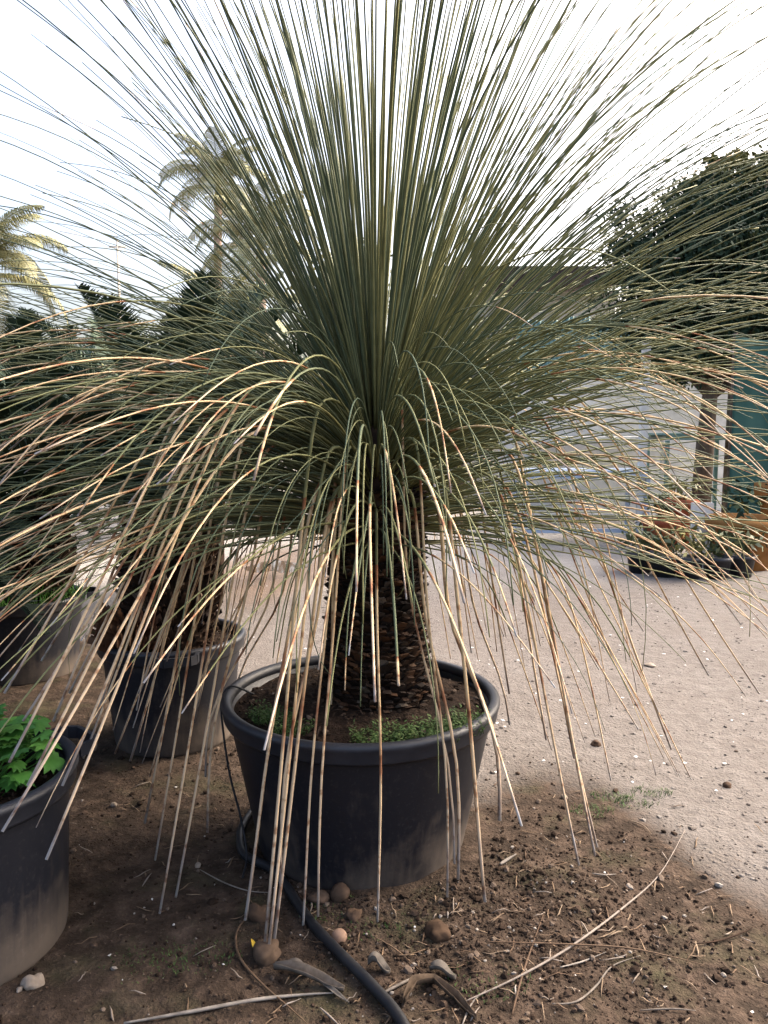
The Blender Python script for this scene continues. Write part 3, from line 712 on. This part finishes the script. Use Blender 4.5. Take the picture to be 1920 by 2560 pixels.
for i in range(4200):
    y = 2.2 + 5.5 * U(0, 1) ** 1.5; x = U(-.5, .55 * y + .1)
    if soil_at(x, y) > .6: continue
    r = min(.012, .002 + random.expovariate(1) * .0022); add_clod(pb, (x, y, H(x, y) + r * .15), r, .55)
tag(pb.build('drive_gravel', M['pebble']), 'fine gravel grains on the pale drive', 'gravel', kind='stuff')
lt = MB()
for i in range(620):
    x, y = (U(-1.4, 1.6), U(1.1, 2.9)) if random.random() < .6 else (random.gauss(.5, .45), random.gauss(1.9, .3))
    if y < .95 or math.hypot(x - PX, y - PY) < .40 or random.random() > soil_at(x, y) + .05: continue
    L = U(.012, .07); an = U(0, 6.28); d = Vector((math.cos(an), math.sin(an), 0)); pr = Vector((-d.y, d.x, 0)) * U(-.2, .2) * L
    pts = [Vector((x, y, 0)) + d * L * t_ + pr * math.sin(t_ * 3.14) for t_ in (-.5, -.17, .17, .5)]
    for p_ in pts: p_.z = H(p_.x, p_.y) + U(.003, .010)
    lt.tube(pts, [.0010, U(.0012, .003), U(.0012, .003), .0008], 4, flat=.4, rnd=U(0, 1))
tag(lt.build('straw_litter', M['straw']), 'short bits of dry straw and twig on the brown soil', 'litter', kind='stuff')

# ---------------------------------------------------------------- single fallen leaves, sticks, roots
def stick(uv, r, mat, label, cat='stick', name='stick', flat=.8, lift=.006, n=6, ends=(.6, .35), arch=0):
    pts = [gz(u, v, lift + arch * math.sin(math.pi * i / (len(uv) - 1))) for i, (u, v) in enumerate(uv)]
    return tube_obj(name, pts, lambda t_: r * lerp(ends[0], 1, sstep(0, .3, t_)) * lerp(1, ends[1], sstep(.5, 1, t_)), mat, label, cat, n, flat)
stick([(1212, 2363), (1400, 2370), (1560, 2385), (1680, 2405), (1760, 2418)], .0028, M['straw'], 'straight golden fallen leaf lying across the soil toward the drive', 'fallen leaf', 'fallen_leaf', arch=.012)
stick([(1160, 2508), (1300, 2445), (1430, 2370), (1560, 2275), (1650, 2190), (1712, 2080)], .0032, M['straw'], 'long curved tan fallen leaf crossing under the straight golden one', 'fallen leaf', 'fallen_leaf', arch=.004)
stick([(1280, 2545), (1310, 2430), (1358, 2295)], .0030, M['straw'], 'rusty brown stalk standing across the long curved fallen leaf', 'fallen leaf', 'fallen_leaf')
stick([(1380, 2515), (1440, 2510), (1490, 2470), (1530, 2420), (1600, 2395)], .0026, M['greystraw'], 'pale crooked root on soil below the golden fallen leaf', 'root', 'root')
stick([(1400, 2425), (1455, 2408), (1515, 2385)], .0024, M['greystraw'], 'grey twig beside the crooked root')
stick([(310, 2565), (480, 2535), (640, 2505), (760, 2492), (850, 2488)], .0050, M['greystraw'], 'long pale bare stick ending at the black hose')
stick([(616, 2300), (594, 2330), (590, 2370), (610, 2415), (660, 2470), (730, 2530), (780, 2580)], .0034, M['straw'], 'curled brown stem hooking over beside the stones', 'stem', 'stem')
stick([(500, 2178), (560, 2210), (620, 2232), (680, 2238)], .0022, M['greystraw'], 'thin grey forked twig left of the hose')
stick([(950, 2490), (1000, 2465), (1050, 2440)], .0042, M['greystraw'], 'short pale stick right of the hose beside curled leaves')
stick([(935, 2345), (990, 2380), (1050, 2432)], .0020, M['straw'], 'fine brown twig pointing from pebble to curled leaves')
stick([(1250, 2160), (1268, 2150), (1290, 2140)], .0055, M['greystraw'], 'stubby whitish wood fragment on the soil right of tub', 'wood chip', 'wood_chip')
stick([(800, 2525), (825, 2548), (850, 2570)], .0024, M['straw'], 'short yellow stalk between long stick and hose')
stick([(1480, 2188), (1510, 2190), (1540, 2190)], .0030, M['greystraw'], 'pale flat splinter beside the hanging leaf tips on the right', 'wood chip', 'wood_chip')
stick([(1740, 2365), (1800, 2355), (1860, 2335), (1885, 2320)], .0026, M['core'], 'dark thin twig lying at the edge of the drive')
stick([(1560, 2050), (1590, 2062), (1612, 2070), (1630, 2090)], .0024, M['straw'], 'wiggly tan rootlet near the green moss', 'root', 'root')
stick([(1600, 2530), (1680, 2528), (1740, 2533)], .0024, M['greystraw'], 'pale thin twig along the lower bed')
stick([(1155, 2570), (1180, 2510), (1215, 2480)], .0024, M['greystraw'], 'grey forked twig under the curved tan leaf end')
def dead_leaf(uv, wd, mat, label, curl=.02, name='dead_leaf', lift=.006):
    pts = [gz(u, v, lift) for u, v in uv]; n = len(pts) - 1; mb = MB(); vs, fs = [], []; seg = n * 5; rw = 5
    def P(t_):
        f = t_ * n; i = min(n - 1, int(f)); return pts[i].lerp(pts[i + 1], f - i)
    for i in range(seg + 1):
        t_ = i / seg; c = P(t_); d = (P(min(1, t_ + .02)) - P(max(0, t_ - .02))).normalized(); pr = Vector((-d.y, d.x, 0)).normalized()
        ww = wd * (math.sin(math.pi * min(1, t_ * .9 + .06)) ** .7)
        tw = noise.noise(c * 9) * 1.2
        for j in range(rw):
            s = (j / (rw - 1) - .5) * 2; q = c + pr * ww * s * math.cos(tw) + Vector((0, 0, abs(s) ** 2 * curl + ww * s * math.sin(tw) + curl * .6 * math.sin(t_ * 5)))
            q.z = max(q.z, H(q.x, q.y) + .003); vs.append(q)
    for i in range(seg):
        for j in range(rw - 1): a = i * rw + j; fs.append((a, a + 1, a + rw + 1, a + rw))
    mb.add(vs, fs); o = mb.build(name, mat); md = o.modifiers.new('thick', 'SOLIDIFY'); md.thickness = .0012
    return tag(o, label, 'dead leaf')
dead_leaf([(685, 2432), (740, 2448), (800, 2458), (860, 2480)], .014, M['deadleaf'], 'grey papery strip of dead leaf ending at the hose')
dead_leaf([(1010, 2520), (1035, 2480), (1085, 2472), (1140, 2500), (1190, 2555)], .012, M['deadleaf'], 'curled grey-brown dead leaf arching at the bottom right of hose')
dead_leaf([(1075, 2432), (1110, 2440), (1140, 2450)], .022, M['deadleaf'], 'cupped tan dead leaf on top of the curled ones', .018)
dead_leaf([(920, 2420), (945, 2425), (975, 2440)], .018, M['deadleaf'], 'small crumpled brown leaf beside the hose', .022)
dead_leaf([(715, 2420), (745, 2425), (772, 2435)], .012, M['deadleaf'], 'reddish broad dead leaf behind the grey papery strip', .012)
dead_leaf([(805, 2465), (840, 2492), (872, 2512)], .006, M['deadleaf'], 'narrow silvery leaf sliver lying on the long stick', .004)
dead_leaf([(1055, 2465), (1080, 2462), (1100, 2466)], .008, M['moss'], 'small green leaf fragment among curled dead leaves', .005)
dead_leaf([(629, 2356), (634, 2366), (636, 2378)], .005, M['petal'], 'small yellow leaf fragment beside the mossy stone', .003)

# ---------------------------------------------------------------- background: palms, trees, shrubs
PF = [frond_mesh('frond', 1.0, a, 84, .34, M['palm'], .1, 1.3, .0105) for a in ((72, 0), (55, -45), (38, -80), (15, -88))]
def palm(base, h, fl, label, nf, seed, tr=.14, lean=0.0):
    rs = random.Random(seed); root = empty('queen_palm', base); tag(root, label, 'palm tree')
    tm = MB(); pts = [Vector((lean * (i / 10) ** 2, 0, h * i / 10)) for i in range(11)]
    tm.tube(pts, [tr * (1.25 - .35 * i / 10) for i in range(11)], 12); tm.build('trunk', M['palmtrunk'], root)
    cs = MB(); cs.tube([pts[-1], pts[-1] + Vector((0, 0, fl * .35))], [tr * .9, tr * .35], 10, rnd=.2); cs.build('crownshaft', M['palm'], root)
    for i in range(nf):
        a = i * 2.4 + rs.uniform(-.3, .3); q = (i + .5) / nf; k_ = min(3, int(q * 4))
        place(PF[k_], 'frond', root, tuple(pts[-1] + Vector((0, 0, fl * (.3 - .2 * q)))), (rs.uniform(-.2, .2), rs.uniform(-.15, .15), a), fl * rs.uniform(.85, 1.15))
p_ = at(532, 440, 24); palm((p_.x, p_.y, 0), p_.z - .6, 1.9, 'tall slim palm with drooping crown behind the spiky leaves', 20, 2, .13, .15)
p_ = at(650, 600, 20); palm((p_.x, p_.y, 0), p_.z - .5, 1.9, 'second palm with drooping fronds coloured sunlit yellow right of the tall slim one', 20, 4, .13)
p_ = at(565, 800, 15); palm((p_.x, p_.y, 0), p_.z - .4, 1.5, 'low young palm with arching fronds below the tall palms', 20, 9, .12)
p_ = at(-45, 650, 11); palm((p_.x, p_.y, 0), p_.z - .4, 1.3, 'palm with fronds coloured sunlit gold, half out of view beyond the cycads', 22, 6, .12)

def tree(name, base, centre, rad, mat, label, cat, nclump, nleaf, lsize, seed, spread=.28, mats2=None, trunk_r=.12, group=None):
    rs = random.Random(seed); root = empty(name, base); tag(root, label, cat, group)
    B = Vector(base); C = Vector(centre) - B; tm = MB()
    top = C + Vector((0, 0, rad[2] * .2)); tm.tube([Vector((0, 0, -.1)), Vector((C.x * .3, C.y * .3, C.z * .4)), C * .8, top], [trunk_r, trunk_r * .8, trunk_r * .5, trunk_r * .15], 8)
    clumps = []
    for i in range(nclump):
        while True:
            d = Vector((rs.gauss(0, 1), rs.gauss(0, 1), rs.gauss(0, 1)))
            if d.length > .1: d.normalize(); break
        q = rs.uniform(.08, 1.0) ** .5; lump = 1 + .28 * noise.noise(d * 2.2 + Vector((seed, 0, 0)))
        c = C + Vector((d.x * rad[0], d.y * rad[1], d.z * rad[2])) * q * lump; clumps.append(c)
        if i % 9 == 0: tm.tube([C * .55 + Vector((0, 0, 0)), (C * .55 + c) / 2 + Vector((0, 0, .05 * rad[2])), c], [trunk_r * .35, trunk_r * .2, trunk_r * .06], 5)
    tm.build('trunk', M['wood'], root)
    cb = MB(); cb.sm = False
    for c in clumps:
        cr_ = rs.uniform(0, 1); sp_ = spread * rs.uniform(.7, 1.3) * max(rad)
        for _ in range(nleaf):
            o_ = Vector((rs.gauss(0, 1), rs.gauss(0, 1), rs.gauss(0, .8))) * sp_ * .42; p_ = c + o_
            if p_.z + B.z < .05: continue
            n_ = Vector((rs.gauss(0, 1), rs.gauss(0, 1), rs.gauss(.4, 1))).normalized(); t_ = n_.orthogonal().normalized(); t_ = Matrix.Rotation(rs.uniform(0, 6.28), 3, n_) @ t_; b_ = n_.cross(t_)
            s = lsize * rs.uniform(.6, 1.3)
            cb.add([p_ - t_ * s, p_ - b_ * s * .42, p_ + t_ * s, p_ + b_ * s * .42], [(0, 1, 2, 3)], rnd=max(0, min(.999, cr_ * .7 + rs.uniform(0, .3))))
    cb.build('crown', mat, root); return root
c = at(1760, 690, 9.5); tree('broadleaf_tree', (c.x + .1, 9.6, 0), c + Vector((.25, .1, -.02)), (1.5, 1.2, 1.22), M['darkleaf'], 'dense dark green tree behind the teal fence panel', 'tree', 420, 190, .036, 21, .17, trunk_r=.14)
c = at(1850, 455, 10.3); tree('broadleaf_tree', (c.x + .2, 10.6, 0), c + Vector((.1, .1, -.15)), (.62, .6, .6), M['yelleaf'], 'yellowing tree top beside the dense dark tree', 'tree', 130, 60, .055, 22, .24)
c = at(300, 800, 9); tree('shrub', (c.x, 9, 0), (c.x, 9, 1.5), (.55, .5, 1.05), M['yelleaf'], 'shrub coloured sunlit yellow-green poking above the cycad fronds', 'shrub', 60, 60, .035, 23, .25, trunk_r=.05)
c = at(430, 770, 10); tree('shrub', (c.x, 10, 0), (c.x, 10, 1.4), (.9, .6, 1.15), M['midleaf'], 'olive green shrub between yellow shrub and low palm', 'shrub', 80, 60, .04, 24, .25, trunk_r=.06)
c = at(140, 850, 10); tree('shrub', (c.x, 10, 0), (c.x, 10, 1.2), (1.0, .6, 1.0), M['yelleaf'], 'low shrub coloured sunlit yellow behind the leaning cycad frond tips', 'shrub', 70, 60, .035, 25, .25, trunk_r=.05)
c = at(-40, 800, 9); tree('shrub', (c.x, 9, 0), (c.x, 9, 1.3), (.9, .6, 1.1), M['midleaf'], 'green shrub beneath the palm with fronds coloured sunlit gold', 'shrub', 70, 60, .035, 26, .25, trunk_r=.05)
c = at(620, 820, 12); tree('shrub', (c.x, 12, 0), (c.x, 12, 1.6), (1.5, .8, 1.6), M['darkleaf'], 'dark green bush hidden behind the left side of the leaf fountain', 'shrub', 120, 60, .05, 27, .25, trunk_r=.06)
c = at(850, 620, 17); tree('broadleaf_tree', (c.x, 17, 0), (c.x, 17, 3.9), (1.1, 1.0, 1.6), M['yelleaf'], 'yellow-green tree seen through the upright leaves', 'tree', 100, 60, .07, 28, .25)
c = at(1150, 760, 15); tree('shrub', (c.x, 15, 0), (c.x, 15, 2.4), (1.0, .8, 1.6), M['yelleaf'], 'yellowish bush at the end of the dark roof', 'shrub', 80, 60, .06, 29, .25)
# utility pole
p_ = at(293, 600, 42); pl = empty('utility_pole', (p_.x, p_.y, 0)); tag(pl, 'thin pale utility pole standing against the white sky', 'pole')
mb = MB(); mb.tube([(0, 0, 0), (0, 0, p_.z)], [.10, .065], 10); mb.build('shaft', M['pole'], pl)
mb = MB(); mb.box((0, 0, p_.z - .35), (.9, .08, .08)); mb.build('crossarm', M['pole'], pl)

# ---------------------------------------------------------------- background right: shed, fence, bench, pots
# shed with a dark timber roof edge
sx0, sx1, sy = at(1080, 700, 15).x, at(1560, 700, 15).x, 15.0
sh = empty('shed', ((sx0 + sx1) / 2, sy, 0)); tag(sh, 'low shed with dark timber roof behind the teal fence', 'shed')
hw = (sx1 - sx0) / 2; et = at(1300, 668, sy).z
mb = MB(); mb.sm = False; mb.box((0, 1.2, (et - .45) / 2), (hw * 2 - .3, 2.4, et - .45)); mb.build('wall', M['cream'], sh)
mb = MB(); mb.sm = False; mb.box((0, 1.1, et - .06), (hw * 2 + .3, 3.2, .12), tilt=.05); rf = mb.build('roof', M['roof'], sh)
mb = MB(); mb.sm = False; mb.box((0, -.52, et - .30), (hw * 2 + .2, .07, .26)); mb.build('fascia', M['roof'], rf)
for i in range(12):
    mb = MB(); mb.sm = False; mb.box((lerp(-hw, hw, i / 11), -.25, et - .24), (.08, .45, .13)); mb.build('rafter', M['roof'], rf)
for sxx in (-.55, .45):
    mb = MB(); mb.sm = False; mb.box((hw * sxx, -.03, 1.55), (.9, .06, .8)); wn = mb.build('window', M['roof'], sh)
    mb = MB(); mb.sm = False; mb.box((hw * sxx, -.07, 1.12), (1.0, .08, .05)); mb.build('sill', M['white'], wn)
# corrugated teal fence
fx0, fx1, fy = at(1290, 850, 12).x, at(1840, 850, 12).x, 12.0
ft = at(1450, 800, fy).z; fz = empty('fence', ((fx0 + fx1) / 2, fy, 0)); tag(fz, 'pale teal corrugated sheet fence in front of the shed', 'fence')
mb = MB(); mb.sm = False; mb.box((0, -.10, 1.06), (fx1 - fx0 + .5, .12, 2.12)); mb.build('base_wall', M['white'], fz)
npn = 9; pw = (fx1 - fx0) / npn
for i in range(npn):
    mb = MB(); vs, fs = [], []; n_ = 24; x0 = -(fx1 - fx0) / 2 + i * pw
    for j in range(n_ + 1):
        x = x0 + pw * 1.01 * j / n_; y = .018 * math.sin(j / n_ * 2 * math.pi * 6) + .008 * (i % 2)
        hh = ft + (.05 if i == 2 else 0); vs += [(x, y, .08), (x, y, hh), (x, y + .006, .08), (x, y + .006, hh)]
    for j in range(n_):
        a, b_ = 4 * j, 4 * j + 4; fs += [(a, b_, b_ + 1, a + 1), (a + 2, a + 3, b_ + 3, b_ + 2), (a + 1, b_ + 1, b_ + 3, a + 3)]
    mb.add(vs, fs); mb.build('panel', M['teal'], fz)
for i in range(npn + 1):
    mb = MB(); mb.sm = False; mb.box((-(fx1 - fx0) / 2 + i * pw, .06, ft / 2 - .02), (.06, .06, ft - .05)); mb.build('post', M['wood'], fz)
# teal shade-net screen on the right
nx0, nx1, ny = at(1838, 900, 8.2).x, at(2150, 900, 8.2).x, 8.2
nz_ = at(1870, 838, ny).z; sn = empty('shade_screen', ((nx0 + nx1) / 2, ny, 0)); tag(sn, 'dark teal shade-net screen below the dense tree', 'screen')
hw2 = (nx1 - nx0) / 2; mb = MB(); vs, fs = [], []; nu, nv = 40, 16
for j in range(nv + 1):
    for i in range(nu + 1):
        x = lerp(-hw2, hw2, i / nu); z = lerp(.08, nz_, j / nv) - (.05 * math.sin(math.pi * ((i / nu * 2) % 1)) if j == nv else 0)
        vs.append((x, .03 * noise.noise(Vector((x * 4, z * 1.2, 1))) + .012 * noise.noise(Vector((x * 14, z * 2, 5))), z))
for j in range(nv):
    for i in range(nu): a = j * (nu + 1) + i; fs.append((a, a + 1, a + nu + 2, a + nu + 1))
mb.add(vs, fs); mb.build('net', M['tealdark'], sn).modifiers.new('thick', 'SOLIDIFY').thickness = .006
for s_ in (-1, 0, 1):
    mb = MB(); mb.tube([(s_ * (hw2 - .02), .06, 0), (s_ * (hw2 - .02), .06, nz_ + .03)], .025, 8); mb.build('post', M['wood'], sn)
# white post
p_ = at(1611, 1000, 9.2); zt = at(1611, 862, 9.2).z; mb = MB(); mb.sm = False; mb.box((0, 0, zt / 2), (.085, .085, zt)); mb.box((0, 0, zt + .012), (.11, .11, .025))
tag(mb.build('post', M['white'], loc=(p_.x, 9.2, 0)), 'upright white square post in front of the teal fence', 'post')
# benches
def bench(x0, x1, y, z, mat, label, dep=.8, topmat=None):
    b_ = empty('nursery_bench', ((x0 + x1) / 2, y, 0)); tag(b_, label, 'bench'); hw = (x1 - x0) / 2
    for i in range(6):
        mb = MB(); mb.sm = False; mb.box((0, -dep / 2 + dep * (i + .5) / 6, z), (hw * 2, dep / 6 * .82, .025)); mb.build('slat', topmat or mat, b_)
    for yy, zz, hh in ((-dep / 2, z - .045, .06), (dep / 2, z - .045, .06), (-dep / 2 + .03, .16, .05)):
        mb = MB(); mb.sm = False; mb.box((0, yy, zz), (hw * 2 - .1, .04, hh)); mb.build('rail', mat, b_)
    for sx in (-1, 1):
        for sy_ in (-1, 1):
            mb = MB(); mb.sm = False; mb.box((sx * (hw - .03), sy_ * (dep / 2 - .03), (z - .08) / 2), (.045, .045, z - .08)); mb.build('leg', mat, b_)
    return b_
bx1 = at(1600, 1200, 9.5).x
bench(bx1 - 1.5, bx1, 9.5, .86, M['blue'], 'pale blue metal nursery bench beside terracotta pots')
bench(at(1300, 1000, 11.2).x, at(1640, 1000, 11.2).x, 11.2, 1.25, M['white'], 'white display bench behind the blue metal one', .9)
bench(at(1640, 1050, 10.4).x, at(1830, 1050, 10.4).x, 10.4, 1.3, M['teal'], 'teal bench next to the white post', .8)
# small pots in the background
def small_pot(x, y, z, r, h, mat, label, plant_mat=None, group=None, ph=.25):
    o = empty('flower_pot', (x, y, z)); tag(o, label, 'pot', group)
    mb = MB(); mb.lathe([(.001, 0), (r * .75, 0), (r * .96, h * .82), (r * 1.06, h * .82), (r * 1.06, h), (r * .95, h), (r * .93, h * .88), (.001, h * .88)], 20); mb.build('body', mat, o)
    if plant_mat:
        mb = MB(); mb.sm = False
        for k_ in range(120):
            d = Vector((random.gauss(0, 1), random.gauss(0, 1), random.gauss(.6, .8))).normalized(); c_ = Vector((0, 0, h + ph * .3)) + d * ph * U(.2, .9); t_ = Vector((U(-1, 1), U(-1, 1), U(-.5, 1))).normalized(); n_ = d.cross(t_).normalized(); s_ = U(.03, .06)
            mb.add([c_ - t_ * s_, c_ + n_ * s_ * .4, c_ + t_ * s_, c_ - n_ * s_ * .4], [(0, 1, 2, 3)], rnd=U(0, 1))
        mb.build('foliage', plant_mat, o)
p_ = at(1655, 1215, 8.6); small_pot(p_.x, 8.6, 0.0, .20, .38, M['terra'], 'large terracotta pot standing beside the blue bench', M['midleaf'])
p_ = at(1640, 1130, 9.0); small_pot(p_.x + .35, 9.1, .0, .20, .55, M['terra'], 'taller terracotta pot with leafy top behind the large one', M['yelleaf'])
ROWL = ['small black pot with green plant, second in the row from the bench end', 'small black pot with yellowish plant in the middle of the row along the drive', 'small black pot with green plant, second in the row from the ochre pots', 'small black pot with green plant at the bench end of the row', 'small black pot with green plant at the ochre-pot end of the row']
for i, (u_p, v_p, yy, mt, pm_) in enumerate([(1660, 1440, 7.1, 'rim', 'midleaf'), (1720, 1440, 7.0, 'rim', 'yelleaf'), (1790, 1450, 7.0, 'rim', 'midleaf'), (1600, 1420, 7.3, 'rim', 'midleaf'), (1850, 1440, 7.1, 'rim', 'midleaf')]):
    p_ = at(u_p, v_p, yy); small_pot(p_.x, yy, 0, .13, .2, M[mt], ROWL[i], M[pm_], 'small pots along the drive')
p_ = at(1860, 1300, 7.6); small_pot(p_.x, 7.6, 0, .34, .5, M['ochre'], 'big ochre fibre pot beyond the row of small black pots', M['darkleaf'], ph=.4)
p_ = at(1930, 1220, 8.4); small_pot(p_.x, 8.4, 0, .34, .8, M['ochre'], 'tall ochre pot behind the big ochre fibre pot', M['darkleaf'], ph=.5)
p_ = at(1755, 1285, 8.0); mb = MB(); mb.sm = False; mb.box((0, 0, .30), (.22, .05, .6)); tag(mb.build('board', M['white'], loc=(p_.x, 8.0, 0)), 'upright whitish board between terracotta and ochre pots', 'board')
